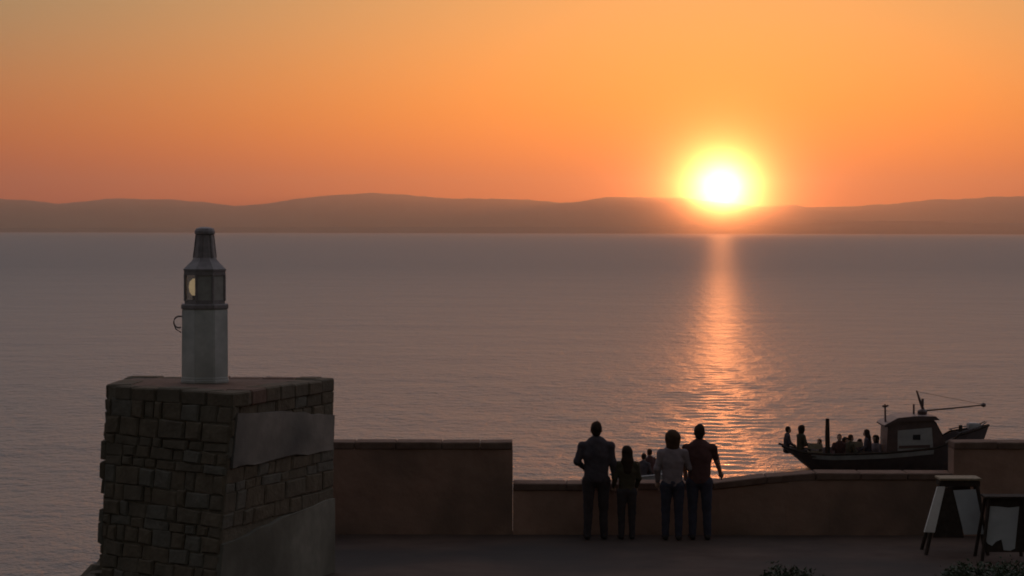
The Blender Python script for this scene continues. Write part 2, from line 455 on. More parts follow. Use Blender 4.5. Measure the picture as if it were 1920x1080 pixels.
# ------------------------------------------------------------------ pier head
TOP = 2.63
def top_pt(u, v):
    Y = (CAM_H - TOP) * F_PX / (v - HOR_V)
    return Vector(((u - 960) / F_PX * Y, Y, TOP))
tL, tF, tR, tB = top_pt(203, 723), top_pt(438, 738), top_pt(624, 709), top_pt(246, 706)
def make_pier_head():
    root = empty('pier_head', ((tL.x + tR.x) / 2, 30.0, 0))
    tag(root, 'tall dark rubble stone pier head carrying the small white harbour light', 'pier head')
    inv = Vector(root.location)
    low = -4.0
    # batter: metres of outward slope per metre down
    def down(p, z, bx, by): return Vector((p.x + bx * (TOP - z), p.y + by * (TOP - z), z))
    bat = {'L': (-.03, -.03), 'F': (-.085, -.05), 'R': (.0, .0), 'B': (-.04, .05)}
    P4 = {'L': tL, 'F': tF, 'R': tR, 'B': tB}
    C = lambda k, z: down(P4[k], z, *bat[k]) - inv
    ring = lambda z: [C(k, z) for k in 'LFRB']
    MB().loft([ring(low), ring(-1), ring(.2), ring(1.4), ring(TOP - .03)]).build('wall_core', M['mortar'], root)
    r = random.Random(11)
    mats = [M['stone_a']] * 3 + [M['stone_b']] * 3 + [M['stone_c']]
    z0, z1 = -0.35, TOP - .17
    def face(a, b, courses, ln, skip=None, depth=(.010, .034)):
        a0, b0, a1, b1 = C(a, z0), C(b, z0), C(a, z1), C(b, z1)
        nrm = (b0 - a0).cross(a1 - a0).normalized()
        stone_face(root, a0, b0, a1, b1, nrm, courses, ln, r, skip, depth, mats)
        return a0, b0, a1, b1, nrm
    face('L', 'F', 15, .30, depth=(.010, .042))
    face('B', 'L', 14, .42, depth=(.015, .085))
    H = z1 - z0
    rp = lambda z: (z - z0) / H
    fa = face('F', 'R', 14, .38, skip=lambda s, t: (s > .04 and rp(1.76) < t < rp(2.10)) or (s > .02 and t < rp(.90)))
    # render patches on the harbour side
    a0, b0, a1, b1, nrm = fa
    pt = lambda s, t: (a0.lerp(b0, s)).lerp(a1.lerp(b1, s), t)
    def patch(name, outline, mat, th):
        out = []
        for i in range(len(outline)):
            p, q = outline[i], outline[(i + 1) % len(outline)]
            for k in range(5):
                f = k / 5
                e = r.uniform(-.007, .007)
                out.append((p[0] + (q[0] - p[0]) * f + e * .5, p[1] + (q[1] - p[1]) * f + e))
        v = [pt(s, t) - nrm * .02 for s, t in out] + [pt(s, t) + nrm * (th + r.uniform(-.003, .003)) for s, t in out]
        n = len(out)
        f = [tuple(range(n, 2 * n))] + [(i, (i + 1) % n, (i + 1) % n + n, i + n) for i in range(n)]
        o = mesh_obj(name, v, f, mat, root)
        return o
    patch('render_patch', [(.02, rp(1.70)), (.35, rp(1.72)), (.97, rp(1.66)), (.985, rp(2.12)), (.6, rp(2.27)), (.02, rp(2.36))], M['render'], .05)
    patch('render_patch', [(-.0, -.2), (.99, -.2), (.99, rp(1.02)), (.5, rp(.92)), (.0, rp(.78))], M['render_low'], .05)
    # coping stones round the rim
    ks = 'LFRB'
    for i in range(4):
        a, b = P4[ks[i]] - inv, P4[ks[(i + 1) % 4]] - inv
        L = (b - a).length; n = max(2, int(round(L / .48)))
        d = (b - a).normalized(); nin = Vector((-d.y, d.x, 0))
        if nin.dot(-(a + b) / 2 + Vector((0, 0, 0))) < 0: nin = -nin
        for k in range(n):
            s0, s1 = k / n, (k + 1) / n
            p, q = a.lerp(b, s0) + d * (.006 + (.0 if k else .0)), a.lerp(b, s1) - d * .006
            if k == 0: p += d * .14
            w = .30 + r.uniform(-.03, .03)
            o_ = -.035 + r.uniform(-.012, .012)
            h0, h1 = TOP - .185, TOP + r.uniform(-.012, .012)
            quad = [p + nin * o_, q + nin * o_, q + nin * w, p + nin * w]
            mb = MB(); mb.loft([[Vector((x.x, x.y, h0)) for x in quad], [Vector((x.x, x.y, h1 + r.uniform(-.006, .006))) for x in quad]])
            mb.build('coping_stone', r.choice([M['stone_a'], M['stone_b'], M['coping']]), root, bevel=.02, seg=1)
    c = [P4[k] - inv for k in ks]
    cen = sum(c, Vector()) / 4
    MB().loft([[p.lerp(cen, .08) + Vector((0, 0, -.2)) for p in c], [p.lerp(cen, .08) + Vector((0, 0, -.012)) for p in c]]).build('top_paving', M['coping'], root)
    # rough footing stones at the seaward foot
    for k in range(7):
        b = (Vector((-5.40 + .08 * r.random(), 29.3 + .42 * k, -.02)) - inv)
        sx, sy, sz = r.uniform(.16, .26), r.uniform(.2, .3), r.uniform(.18, .28)
        mb = MB()
        rings = []
        for zz, sc in ((-sz, .8), (-sz * .4, 1.05), (sz * .4, .95), (sz, .5)):
            rings.append([b + Vector((math.cos(q * .7854) * sx * sc * r.uniform(.8, 1.1), math.sin(q * .7854) * sy * sc * r.uniform(.8, 1.1), zz)) for q in range(8)])
        mb.loft(rings).build('footing_stone', M['stone_a'], root)
make_pier_head()

# ------------------------------------------------------------------ harbour light
def make_light():
    base = top_pt(384, 717)
    root = empty('harbour_light', (base.x, base.y, TOP - .012))
    tag(root, 'small white harbour light with glazed lantern and tall vent on the pier head', 'lighthouse')
    rot = math.pi / 8 + .12
    R = .325
    col = MB().lathe([(R * 1.03, 0), (R * 1.03, .05), (R, .07), (R * .985, .97)], 8, rot).build('column', M['white_paint'], root, bevel=.012)
    MB().lathe([(R * 1.01, .97), (R * 1.02, .985), (R * 1.02, 1.02), (R * .99, 1.035)], 8, rot).build('gallery', M['lantern'], root)
    # door outline on the column
    ang = rot + math.pi / 8 + 5 * math.pi / 4
    RL = .283
    z0, z1 = 1.035, 1.47
    MB().lathe([(RL * 1.0, z0), (RL * 1.0, z0 + .05)], 8, rot).build('lantern_sill', M['lantern'], root)
    MB().lathe([(RL * 1.03, z1 - .06), (RL * 1.03, z1)], 8, rot).build('lantern_head', M['lantern'], root)
    for k in range(8):
        a = rot + k * math.pi / 4
        p = Vector((math.cos(a) * RL * .97, math.sin(a) * RL * .97, 0))
        MB().tube([p + Vector((0, 0, z0 + .04)), p + Vector((0, 0, z1 - .04))], .019, 6).build('glazing_bar', M['lantern'], root)
        b = a + math.pi / 8
        ap = RL * .97 * math.cos(math.pi / 8) - .004
        c = Vector((math.cos(b) * ap, math.sin(b) * ap, (z0 + z1) / 2))
        rm = Matrix.Rotation(b, 3, 'Z')
        wdt = 2 * RL * .97 * math.sin(math.pi / 8) - .03
        # facing direction in degrees (camera is at -Y = 270)
        fd = math.degrees(b) % 360
        blank = 255 < fd < 330 or 40 < fd < 140
        MB().box(c, (.012, wdt, z1 - z0 - .10), rm).build('blank_panel' if blank else 'pane', M['grey_panel'] if blank else M['glass'], root)
    # lens drum on a stand, turned to the seaward side
    lc = Vector((-.125, -.09, 0))
    MB().tube([lc + Vector((0, 0, z0 + .02)), lc + Vector((0, 0, z0 + .13))], .03, 8).build('lamp_stand', M['lantern'], root)
    MB().lathe([(.03, z0 + .11), (.062, z0 + .15), (.075, z0 + .22), (.062, z0 + .29), (.02, z0 + .33)], 12, 0, lc).build('lamp', M['lamp'], root, smooth=True)
    # roof and vent
    MB().lathe([(.300, z1), (.300, z1 + .02), (.255, z1 + .06), (.19, z1 + .12), (.152, z1 + .17)], 8, rot).build('roof', M['lantern'], root)
    v0 = z1 + .165
    MB().lathe([(.150, v0), (.140, v0 + .08), (.122, v0 + .22), (.112, v0 + .30)], 12, rot).build('vent', M['lantern'], root, smooth=False)
    MB().lathe([(.112, v0 + .30), (.134, v0 + .315), (.134, v0 + .35), (.115, v0 + .385), (.06, v0 + .402), (.01, v0 + .406)], 12, rot).build('vent_cap', M['lantern'], root)
    for k in range(6):
        a = k * math.pi / 3 + .3
        MB().tube([Vector((math.cos(a) * .152, math.sin(a) * .152, v0)), Vector((math.cos(a) * .116, math.sin(a) * .116, v0 + .30))], .008, 5).build('vent_rib', M['lantern'], root)
    # bracket with a hook on the seaward side
    a = []
    for k in range(9):
        t = k / 8 * math.pi * 1.25
        a.append(Vector((-R - .02 - .055 * math.sin(t), -.06, .87 - .055 + .055 * math.cos(t) - .012 * k / 2)))
    br = MB().tube([Vector((-R + .03, -.06, .87))] + a, .011, 6).build('bracket', M['dark_iron'], root)
    MB().tube([Vector((-R + .02, -.06, .66)), Vector((-R - .045, -.06, .70)), Vector((-R - .075, -.06, .78))], .010, 6).build('bracket_stay', M['dark_iron'], root)
make_light()

# ------------------------------------------------------------------ parapet walls along the quay edge
def wall(name, label, x0, x1, y0, th, top, cop=True, seed=1, cop_h=.11, overh=.02):
    """top: list of (x, z)"""
    r = random.Random(seed)
    root = empty(name, ((x0 + x1) / 2, y0 + th / 2, 0)); tag(root, label, 'wall')
    off = Vector(root.location)
    xs = sorted(set([x0, x1] + [x for x, z in top if x0 < x < x1] + list(np.arange(x0, x1, .3))))
    zt = lambda x: float(np.interp(x, [a for a, b in top], [b for a, b in top]))
    rings = []
    for x in xs:
        h = zt(x) - cop_h
        ys = [y0 + r.uniform(-.01, .01), y0 + r.uniform(-.008, .008), y0 + th, y0 + th]
        rings.append([Vector((x, ys[0], -.02)) - off, Vector((x, ys[1], h)) - off, Vector((x, ys[2], h)) - off, Vector((x, ys[3], -.02)) - off])
    MB().loft(rings).build('wall_body', M['wall'], root)
    x = x0
    while x < x1 - .02:
        e = min(x1, x + r.uniform(.5, .85))
        if x1 - e < .3: e = x1
        a, b = zt(x), zt(e)
        d0, d1 = r.uniform(-.006, .006), r.uniform(-.006, .006)
        y_0, y_1 = y0 - overh + r.uniform(-.008, .008), y0 + th + overh
        v = [[Vector((x + .004, y_0, a - cop_h)), Vector((x + .004, y_0, a + d0)), Vector((x + .004, y_1, a + d0)), Vector((x + .004, y_1, a - cop_h))],
             [Vector((e - .004, y_0, b - cop_h)), Vector((e - .004, y_0, b + d1)), Vector((e - .004, y_1, b + d1)), Vector((e - .004, y_1, b - cop_h))]]
        MB().loft([[p - off for p in q] for q in v]).build('coping_stone', M['coping'], root, bevel=.014, seg=1)
        x = e
    return root
WY = 35.0
zv = lambda v, Y: CAM_H - (v - HOR_V) / F_PX * Y
xu = lambda u, Y: (u - 960) / F_PX * Y
wall('parapet_wall', 'tall dark parapet wall running from the pier head to the gap', -5.2, xu(962, WY), WY, .45, [(-9, zv(826, 35.45)), (0.1, zv(825, 35.45))], seed=2)
lw = [(-1, zv(900.5, 35.5)), (xu(1090, WY), zv(901, 35.5)), (xu(1350, WY), zv(898, 35.5)), (xu(1400, WY), zv(893, 35.5)), (xu(1475, WY), zv(882, 35.5)), (xu(1560, WY), zv(880, 35.5)), (99, zv(880, 35.5))]
wall('low_wall', 'low sea wall with a gently rising top behind the standing people', xu(962, WY) + .004, xu(1790, WY), WY + .012, .47, lw, seed=3)
wall('parapet_wall', 'tall dark parapet wall at the right beyond the boat', xu(1790, WY) + .004, 14.0, WY, .45, [(-9, zv(823, 35.45)), (99, zv(822, 35.45))], seed=4)

# ------------------------------------------------------------------ people
def surface_nets(F, org, h):
    ins = F < 0
    nx, ny, nz = F.shape
    cs = [ins[i:nx - 1 + i, j:ny - 1 + j, k:nz - 1 + k] for i in (0, 1) for j in (0, 1) for k in (0, 1)]
    cnt = sum(c.astype(np.int8) for c in cs)
    act = (cnt > 0) & (cnt < 8)
    idx = -np.ones(act.shape, dtype=np.int64); ids = np.argwhere(act); idx[act] = np.arange(len(ids))
    acc = np.zeros((len(ids), 3)); num = np.zeros(len(ids))
    cor = [(i, j, k) for i in (0, 1) for j in (0, 1) for k in (0, 1)]
    for a in range(8):
        for b in range(a + 1, 8):
            d = [cor[b][q] - cor[a][q] for q in range(3)]
            if sum(abs(x) for x in d) != 1: continue
            fa = F[ids[:, 0] + cor[a][0], ids[:, 1] + cor[a][1], ids[:, 2] + cor[a][2]]
            fb = F[ids[:, 0] + cor[b][0], ids[:, 1] + cor[b][1], ids[:, 2] + cor[b][2]]
            m = (fa < 0) != (fb < 0)
            t = fa[m] / (fa[m] - fb[m])
            acc[m] += np.array(cor[a]) + t[:, None] * np.array(d); num[m] += 1
    V = org + h * (ids + acc / num[:, None])
    quads = []
    for ax in range(3):
        o1, o2 = [(1, 2), (2, 0), (0, 1)][ax]
        sl0 = [slice(None)] * 3; sl1 = [slice(None)] * 3
        sl0[ax] = slice(0, -1); sl1[ax] = slice(1, None)
        ch = ins[tuple(sl0)] != ins[tuple(sl1)]
        e = np.argwhere(ch)
        e = e[(e[:, o1] > 0) & (e[:, o2] > 0) & (e[:, o1] < F.shape[o1] - 1) & (e[:, o2] < F.shape[o2] - 1)]
        u1 = np.zeros(3, int); u1[o1] = 1; u2 = np.zeros(3, int); u2[o2] = 1
        g = lambda q: idx[q[:, 0], q[:, 1], q[:, 2]]
        Q = np.stack([g(e - u1 - u2), g(e - u2), g(e), g(e - u1)], -1)
        flip = ~ins[e[:, 0], e[:, 1], e[:, 2]]
        Q[flip] = Q[flip][:, ::-1]
        quads.append(Q)
    return V, np.concatenate(quads)

def sdf_mesh(prims, h, k=.03, clip=None, wrinkle=0.0, seed=0):
    """prims: ('c', a, b, ra, rb, flat) tapered capsules or ('e', centre, radii) ellipsoids"""
    lo, hi = np.full(3, 1e9), np.full(3, -1e9)
    for p in prims:
        if p[0] == 'c':
            r = max(p[3], p[4])
            for q in (p[1], p[2]): lo = np.minimum(lo, np.array(q) - r); hi = np.maximum(hi, np.array(q) + r)
        else:
            lo = np.minimum(lo, np.array(p[1]) - np.array(p[2])); hi = np.maximum(hi, np.array(p[1]) + np.array(p[2]))
    lo -= 3 * h; hi += 3 * h
    n = np.ceil((hi - lo) / h).astype(int) + 1
    ax = [lo[i] + h * np.arange(n[i]) for i in range(3)]
    F = np.full(n, 9.0)
    for p in prims:
        m = k * 1.6 + 2 * h
        if p[0] == 'c':
            A, B, ra, rb, fl = np.array(p[1], float), np.array(p[2], float), p[3], p[4], p[5]
            l0, h0 = np.minimum(A, B) - max(ra, rb) - m, np.maximum(A, B) + max(ra, rb) + m
        else:
            A, R = np.array(p[1], float), np.array(p[2], float)
            l0, h0 = A - R - m, A + R + m
        sl = tuple(slice(max(0, int((l0[i] - lo[i]) / h)), min(n[i], int((h0[i] - lo[i]) / h) + 2)) for i in range(3))
        X, Y, Z = np.meshgrid(ax[0][sl[0]], ax[1][sl[1]], ax[2][sl[2]], indexing='ij')
        if p[0] == 'c':
            D = B - A; L2 = max(1e-9, D @ D)
            t = np.clip(((X - A[0]) * D[0] + (Y - A[1]) * D[1] + (Z - A[2]) * D[2]) / L2, 0, 1)
            d = np.sqrt((X - A[0] - t * D[0]) ** 2 + ((Y - A[1] - t * D[1]) / fl) ** 2 + (Z - A[2] - t * D[2]) ** 2) - (ra + (rb - ra) * t)
        else:
            q = np.sqrt(((X - A[0]) / R[0]) ** 2 + ((Y - A[1]) / R[1]) ** 2 + ((Z - A[2]) / R[2]) ** 2)
            d = (q - 1) * R.min()
        G = F[sl]
        kk = min(k, (p[3] if p[0] == 'c' else min(p[2])) * .8)
        hh = np.clip(.5 + .5 * (G - d) / kk, 0, 1)
        F[sl] = np.where(G > 8, d, G * (1 - hh) + d * hh - kk * hh * (1 - hh))
    if clip is not None or wrinkle:
        X, Y, Z = np.meshgrid(*ax, indexing='ij')
        if wrinkle:
            F += wrinkle * (np.sin(X * 31 + Z * 23 + seed) * np.sin(Z * 41 - Y * 29 + seed * 2) + .6 * np.sin(Z * 17 + X * 9 * np.sin(seed)))
        if clip is not None: F = np.maximum(F, clip(X, Y, Z))
    V, Q = surface_nets(F, lo, h)
    me = bpy.data.meshes.new('figure')
    me.vertices.add(len(V)); me.vertices.foreach_set('co', V.ravel())
    me.loops.add(Q.size); me.loops.foreach_set('vertex_index', Q.ravel().astype(np.int32))
    me.polygons.add(len(Q)); me.polygons.foreach_set('loop_start', np.arange(0, Q.size, 4, dtype=np.int32))
    me.polygons.foreach_set('use_smooth', np.ones(len(Q), dtype=bool))
    me.update(calc_edges=True)
    return me

def obj_from(name, me, mat, parent=None):
    me.name = name
    me.materials.clear(); me.materials.append(mat)
    o = bpy.data.objects.new(name, me); COL.objects.link(o)
    if parent: o.parent = parent
    return o

def hand(J, E, wrist, elbow, tag_, s, curl=.35, side=1):
    d = (wrist - elbow).normalized()
    sidev = d.cross(Vector((0, 1, 0)))
    if sidev.length < .2: sidev = d.cross(Vector((0, 0, 1)))
    sidev.normalize()
    front = sidev.cross(d).normalized()
    if front.y < 0: front = -front
    palm = wrist + d * .055 * s
    J[tag_ + 'palm'] = (palm, (.030 * s, .024 * s)); E.append((tag_ + 'wrist', tag_ + 'palm'))
    for i, (o_, L) in enumerate(((-.028, .062), (-.010, .074), (.010, .070), (.027, .054))):
        b = palm + d * .035 * s + front * o_ * s
        m = b + (d * (1 - curl * .4) + Vector((0, 0, 0)) + sidev * side * curl * .3).normalized() * L * .5 * s
        t = m + (d * (1 - curl) + sidev * side * curl).normalized() * L * .5 * s
        for nm, p, rr in (('a', b, .0095), ('b', m, .009), ('c', t, .0075)):
            J[f'{tag_}f{i}{nm}'] = (p, rr * s)
        E += [(tag_ + 'palm', f'{tag_}f{i}a'), (f'{tag_}f{i}a', f'{tag_}f{i}b'), (f'{tag_}f{i}b', f'{tag_}f{i}c')]
    b = wrist + d * .035 * s + front * .036 * s
    t = b + (d * .7 + front * .6).normalized() * .05 * s
    J[tag_ + 'ta'] = (b, .011 * s); J[tag_ + 'tb'] = (t, .0085 * s)
    E += [(tag_ + 'palm', tag_ + 'ta'), (tag_ + 'ta', tag_ + 'tb')]

def person(label, loc, rz, h, pose, shirt, trousers, hair_c, hair='short', group=None, broad=1.0, sleeve='long', lean=0.0, fine=True, seat=None):
    """pose: arms {'l': (elbow, wrist), 'r': ...} in metres for a 1.75 m body, x to the right, +y ahead"""
    s = h / 1.75
    V3 = lambda x, y, z: Vector((x, y, z)) * s
    dz = 0.0
    hipz = .93
    if seat is not None: dz = (seat / s + .11) - hipz          # seated: hips drop to the seat
    tl = lambda p: Vector((p[0], p[1] + lean * max(0, p[2] - hipz), p[2] + dz)) * s
    J, E = {}, []
    def add(k, p, r, prev=None, up=True):
        J[k] = (tl(p) if up else Vector(p) * s, (r[0] * s, r[1] * s) if isinstance(r, tuple) else r * s)
        if prev: E.append((prev, k))
    b = broad
    add('pelvis', (0, 0, .94), (.135 * b, .10)); add('waist', (0, 0, 1.07), (.125 * b, .092), 'pelvis')
    add('chest', (0, 0, 1.27), (.150 * b, .105), 'waist'); add('upper', (0, -.005, 1.40), (.125 * b, .085), 'chest')
    add('neck', (0, .0, 1.50), .050, 'upper'); add('jaw', (0, .018, 1.575), (.066, .074), 'neck')
    add('skull', (0, .012, 1.65), (.078, .092), 'jaw'); add('crown', (0, .0, 1.705), (.058, .07), 'skull')
    add('nose', (0, .118, 1.625), .012, 'skull')
    for sd, sg in (('l', -1), ('r', 1)):
        add(sd + 'ear', (sg * .088, .0, 1.635), .014, 'skull')
        add(sd + 'sho', (sg * .18 * b, -.005, 1.40), .056, 'upper')
        el, wr = pose[sd]
        add(sd + 'elb', el, .043, sd + 'sho'); add(sd + 'wrist', wr, .029, sd + 'elb')
        add(sd + 'hip', (sg * .095 * b, 0, .88), .088, 'pelvis')
        if seat is None:
            f = pose.get(sd + 'foot', (sg * .10, 0))
            add(sd + 'knee', (sg * .10 + (f[0] - sg * .10) * .5, .015 + f[1] * .5, .50), .058, sd + 'hip', False)
            add(sd + 'ank', (f[0], f[1], .10), .040, sd + 'knee', False)
        else:
            kz = hipz + dz - .05 + pose.get('kneeup', 0)
            add(sd + 'knee', (sg * .12, .40, kz), .060, sd + 'hip', False)
            add(sd + 'ank', (sg * .12, .43 + pose.get('kick', 0), max(kz - pose.get('shin', .40), .06)), .040, sd + 'knee', False)
        a = J[sd + 'ank'][0]
        J[sd + 'toe'] = (a + Vector((sg * .02, .15, -.055)) * s, .034 * s); E.append((sd + 'ank', sd + 'toe'))
        if fine: hand(J, E, J[sd + 'wrist'][0], J[sd + 'elb'][0], sd, s, side=-sg)
    hv = (.0085 if fine else .02)
    R0 = lambda r_: r_[0] if isinstance(r_, tuple) else r_
    torso = {'pelvis', 'waist', 'chest', 'upper'}
    def cone(a_, b_, g=0.0):
        fl = .70 if (a_ in torso and b_ in torso) else 1.0
        if fl == 1.0 and (a_ in torso or b_ in torso) and b_ != 'neck': return ('c', J[a_][0], J[b_][0], .055 * s, .058 * s, 1.0)
        if fl < 1 and g == 0: g = -.022
        return ('c', J[a_][0], J[b_][0], R0(J[a_][1]) + g * s, R0(J[b_][1]) + g * s, fl)
    skip = {'jaw', 'skull', 'crown', 'nose', 'lear', 'rear'}
    prims = [cone(a_, b_) for a_, b_ in E if a_ not in skip and b_ not in skip and b_ != 'neck']
    prims.append(('c', J['upper'][0], J['neck'][0], .06 * s, .05 * s, 1.0))
    hd, jw, nk = J['skull'][0], J['jaw'][0], J['neck'][0]
    o_ = lambda x, y, z: Vector((x, y, z)) * s
    prims += [('c', nk, jw, .052 * s, .05 * s, 1.0), ('e', hd + o_(0, -.008, .012), (.076 * s, .096 * s, .098 * s)), ('e', jw + o_(0, .028, .012), (.058 * s, .066 * s, .072 * s)),
              ('c', hd + o_(0, .085, -.012), hd + o_(0, .108, -.035), .011 * s, .016 * s, 1.0), ('c', jw + o_(0, .088, -.002), jw + o_(0, .09, .004), .022 * s, .02 * s, 1.0)]
    for sg in (-1, 1):
        prims += [('e', hd + o_(sg * .078, -.002, -.018), (.013 * s, .022 * s, .034 * s)), ('e', hd + o_(sg * .032, .082, .0), (.016 * s, .012 * s, .011 * s))]
    body = obj_from('person', sdf_mesh(prims, hv, .025 * s), M['skin'])
    body.location = loc; body.rotation_euler = (0, 0, rz)
    tag(body, label, 'person', group)
    sd_ = int(h * 1000 + loc[0] * 100) % 17
    # shirt or jacket
    pe = J['pelvis'][0]
    pr = [cone('pelvis', 'waist', .026), cone('waist', 'chest', .027), cone('chest', 'upper', .018)]
    pr.append(('c', J['upper'][0], J['upper'][0].lerp(nk, .75), .10 * s, .066 * s, .9))
    for sd in 'lr':
        pr.append(('c', J['upper'][0], J[sd + 'sho'][0], .085 * s, .066 * s, .85))
        if sleeve == 'long':
            pr += [('c', J[sd + 'sho'][0], J[sd + 'elb'][0], .063 * s, .052 * s, 1.0), ('c', J[sd + 'elb'][0], J[sd + 'elb'][0].lerp(J[sd + 'wrist'][0], .9), .051 * s, .040 * s, 1.0)]
        else:
            pr += [('c', J[sd + 'sho'][0], J[sd + 'sho'][0].lerp(J[sd + 'elb'][0], .7), .063 * s, .058 * s, 1.0)]
    hem = pe.z - .07 * s
    obj_from('shirt', sdf_mesh(pr, max(hv, .012), .035 * s, clip=lambda X, Y, Z: hem + .004 * np.sin(X * 14 + sd_) - Z, wrinkle=.003, seed=sd_), shirt, body)
    # trousers
    pr = [('c', pe + o_(0, 0, .10), pe, .112 * b * s, .138 * b * s, .72)]
    for sd in 'lr':
        pr += [('c', pe + o_(0, 0, -.02), J[sd + 'hip'][0], .12 * s, .098 * s, .9), ('c', J[sd + 'hip'][0], J[sd + 'knee'][0], .100 * s, .072 * s, 1.0),
               ('c', J[sd + 'knee'][0], J[sd + 'ank'][0] + o_(0, 0, -.02), .070 * s, .058 * s, 1.0)]
    wz = pe.z + .11 * s; az = min(J['lank'][0].z, J['rank'][0].z) - .045 * s
    obj_from('trousers', sdf_mesh(pr, max(hv, .012), .03 * s, clip=lambda X, Y, Z: np.maximum(Z - wz, az - Z), wrinkle=.003, seed=sd_ + 3), trousers, body)
    for sd in 'lr':
        a_, t_ = J[sd + 'ank'][0], J[sd + 'toe'][0]
        fl = t_.z - .038 * s
        pr = [('c', a_ + o_(0, -.035, -.05), a_ + o_(0, .03, -.045), .046 * s, .048 * s, 1.0), ('c', a_ + o_(0, .03, -.045), t_ + o_(0, .02, 0), .048 * s, .040 * s, 1.0)]
        obj_from('shoe', sdf_mesh(pr, max(hv, .012), .02 * s, clip=lambda X, Y, Z: fl - Z), M['shoe'], body)
    # hair
    face = lambda X, Y, Z: np.minimum(Y - (hd.y + .045 * s), hd.z + .045 * s - Z)      # the face stays free
    if hair == 'short':
        pr = [('e', hd + o_(0, -.014, .016), (.084 * s, .100 * s, .104 * s)), ('e', hd + o_(0, -.045, -.05), (.068 * s, .052 * s, .055 * s))]
    elif hair == 'bob':
        pr = [('e', hd + o_(0, -.015, .015), (.124 * s, .124 * s, .116 * s)), ('c', hd + o_(0, -.03, -.02), jw + o_(0, -.035, -.055), .122 * s, .105 * s, .85)]
    else:
        pr = [('e', hd + o_(0, -.015, .012), (.094 * s, .106 * s, .104 * s)), ('c', hd + o_(0, -.03, -.03), nk + o_(0, -.05, -.02), .100 * s, .118 * s, .75), ('c', nk + o_(0, -.05, -.02), J['chest'][0] + o_(0, -.10, .03), .112 * s, .075 * s, .55)]
    obj_from('hair', sdf_mesh(pr, max(hv, .010), .03 * s, clip=face, wrinkle=.004 if fine else 0, seed=sd_ + 5), hair_c, body)
    return body

M['shoe'] = cloth('dark_shoe', (.04, .035, .035))
M['hair_dark'] = cloth('dark_brown_hair', (.035, .022, .016))
M['hair_brown'] = cloth('brown_hair', (.07, .04, .025))
C_navy = cloth('dark_jacket', (.07, .06, .07)); C_black = cloth('dark_trousers', (.05, .042, .045)); C_olive = cloth('olive_top', (.07, .06, .04))
C_pale = cloth('pale_lilac_top', (.25, .20, .21)); C_maroon = cloth('dark_red_top', (.10, .05, .048)); C_denim = cloth('dark_denim', (.05, .05, .07))
GP = 'people standing at the low sea wall'
PY = 34.45
px = lambda u: (u - 960) / F_PX * PY
person('tall person in dark jacket with left elbow bent outwards, leftmost at the wall', (px(1119), PY, 0), 0, 1.755,
       {'l': ((-.285, -.03, 1.17), (-.175, .17, 1.06)), 'r': ((.245, -.01, 1.15), (.275, .07, .92)), 'lfoot': (-.13, 0), 'rfoot': (.12, .06)},
       C_navy, C_black, M['hair_dark'], 'short', GP, broad=1.16)
person('small long-haired child standing between the tall person and the far dinghy', (px(1177), PY + .05, 0), .1, 1.40,
       {'l': ((-.235, .0, 1.16), (-.225, .12, .96)), 'r': ((.225, .02, 1.15), (.20, .14, .96))},
       C_olive, C_black, M['hair_dark'], 'long', GP, broad=.95)
person('person with bobbed hair and pale top standing at the low wall', (px(1262), PY - .05, 0), -.05, 1.63,
       {'l': ((-.245, -.01, 1.15), (-.235, .10, .92)), 'r': ((.27, .04, 1.17), (.33, .16, 1.02)), 'lfoot': (-.11, .03)},
       C_pale, C_denim, M['hair_brown'], 'bob', GP, broad=1.02, sleeve='long')
person('person in dark red top resting a straight right arm on the low wall', (px(1313), PY + .02, 0), 0, 1.715,
       {'l': ((-.235, .0, 1.16), (-.20, .13, .97)), 'r': ((.275, .10, 1.20), (.355, .36, .985)), 'rfoot': (.13, .0)},
       C_maroon, C_denim, M['hair_dark'], 'short', GP, broad=1.1, sleeve='short')

# ------------------------------------------------------------------ boats
def hull_parts(root, L, B, zk, zs, stern_rake, bow_rake, mat, inner, transom=.5, deck_z=None, thick=.05, N=26):
    """B, zk, zs: functions of t (0 stern .. 1 bow); local x along the hull, z = 0 at the waterline"""
    fr = [0, .12, .3, .5, .75, 1.0]
    def pt(t, f, side, shrink=0.0):
        z = zk(t) + (zs(t) - zk(t)) * f
        half = max(0.0, B(t) * (f ** .42) - shrink)
        x = L * t + stern_rake * (1 - f) * (1 - t) ** 5 - bow_rake * (1 - f) * t ** 6
        return Vector((x, side * half, z))
    rings = []
    for i in range(N + 1):
        t = i / N
        rings.append([pt(t, f, -1) for f in reversed(fr)] + [pt(t, f, 1) for f in fr[1:]])
    n = len(rings[0])
    mb = MB()
    v = [p for r_ in rings for p in r_]
    f = [(i * n + k, i * n + k + 1, (i + 1) * n + k + 1, (i + 1) * n + k) for i in range(N) for k in range(n - 1)]
    f.append(tuple(range(n)))
    # inner bulwark
    k0 = len(v)
    rin = []
    for i in range(N + 1):
        t = i / N
        fd = min(.95, max(.1, (deck_z(t) - zk(t)) / (zs(t) - zk(t))))
        rin.append([pt(t, 1.0, -1, thick), pt(t, fd, -1, thick), pt(t, fd, 1, thick), pt(t, 1.0, 1, thick)])
    v += [p for r_ in rin for p in r_]
    for i in range(N):
        a, b_ = k0 + i * 4, k0 + (i + 1) * 4
        f += [(a, b_, b_ + 1, a + 1), (a + 2, b_ + 2, b_ + 3, a + 3)]
        f += [(i * n, (i + 1) * n, b_, a), (i * n + n - 1, a + 3, b_ + 3, (i + 1) * n + n - 1)]
    f += [(k0, k0 + 1, k0 + 2, k0 + 3)]
    mb.add(v, f).build('hull', mat, root)
    mb = MB(); v, f = [], []
    for i in range(N + 1):
        t = i / N; q = rin[i]
        v += [q[1] + Vector((0, 0, .004)), q[2] + Vector((0, 0, .004))]
    f = [(2 * i, 2 * i + 1, 2 * i + 3, 2 * i + 2) for i in range(N)]
    mb.add(v, f).build('deck', inner, root)
    return pt

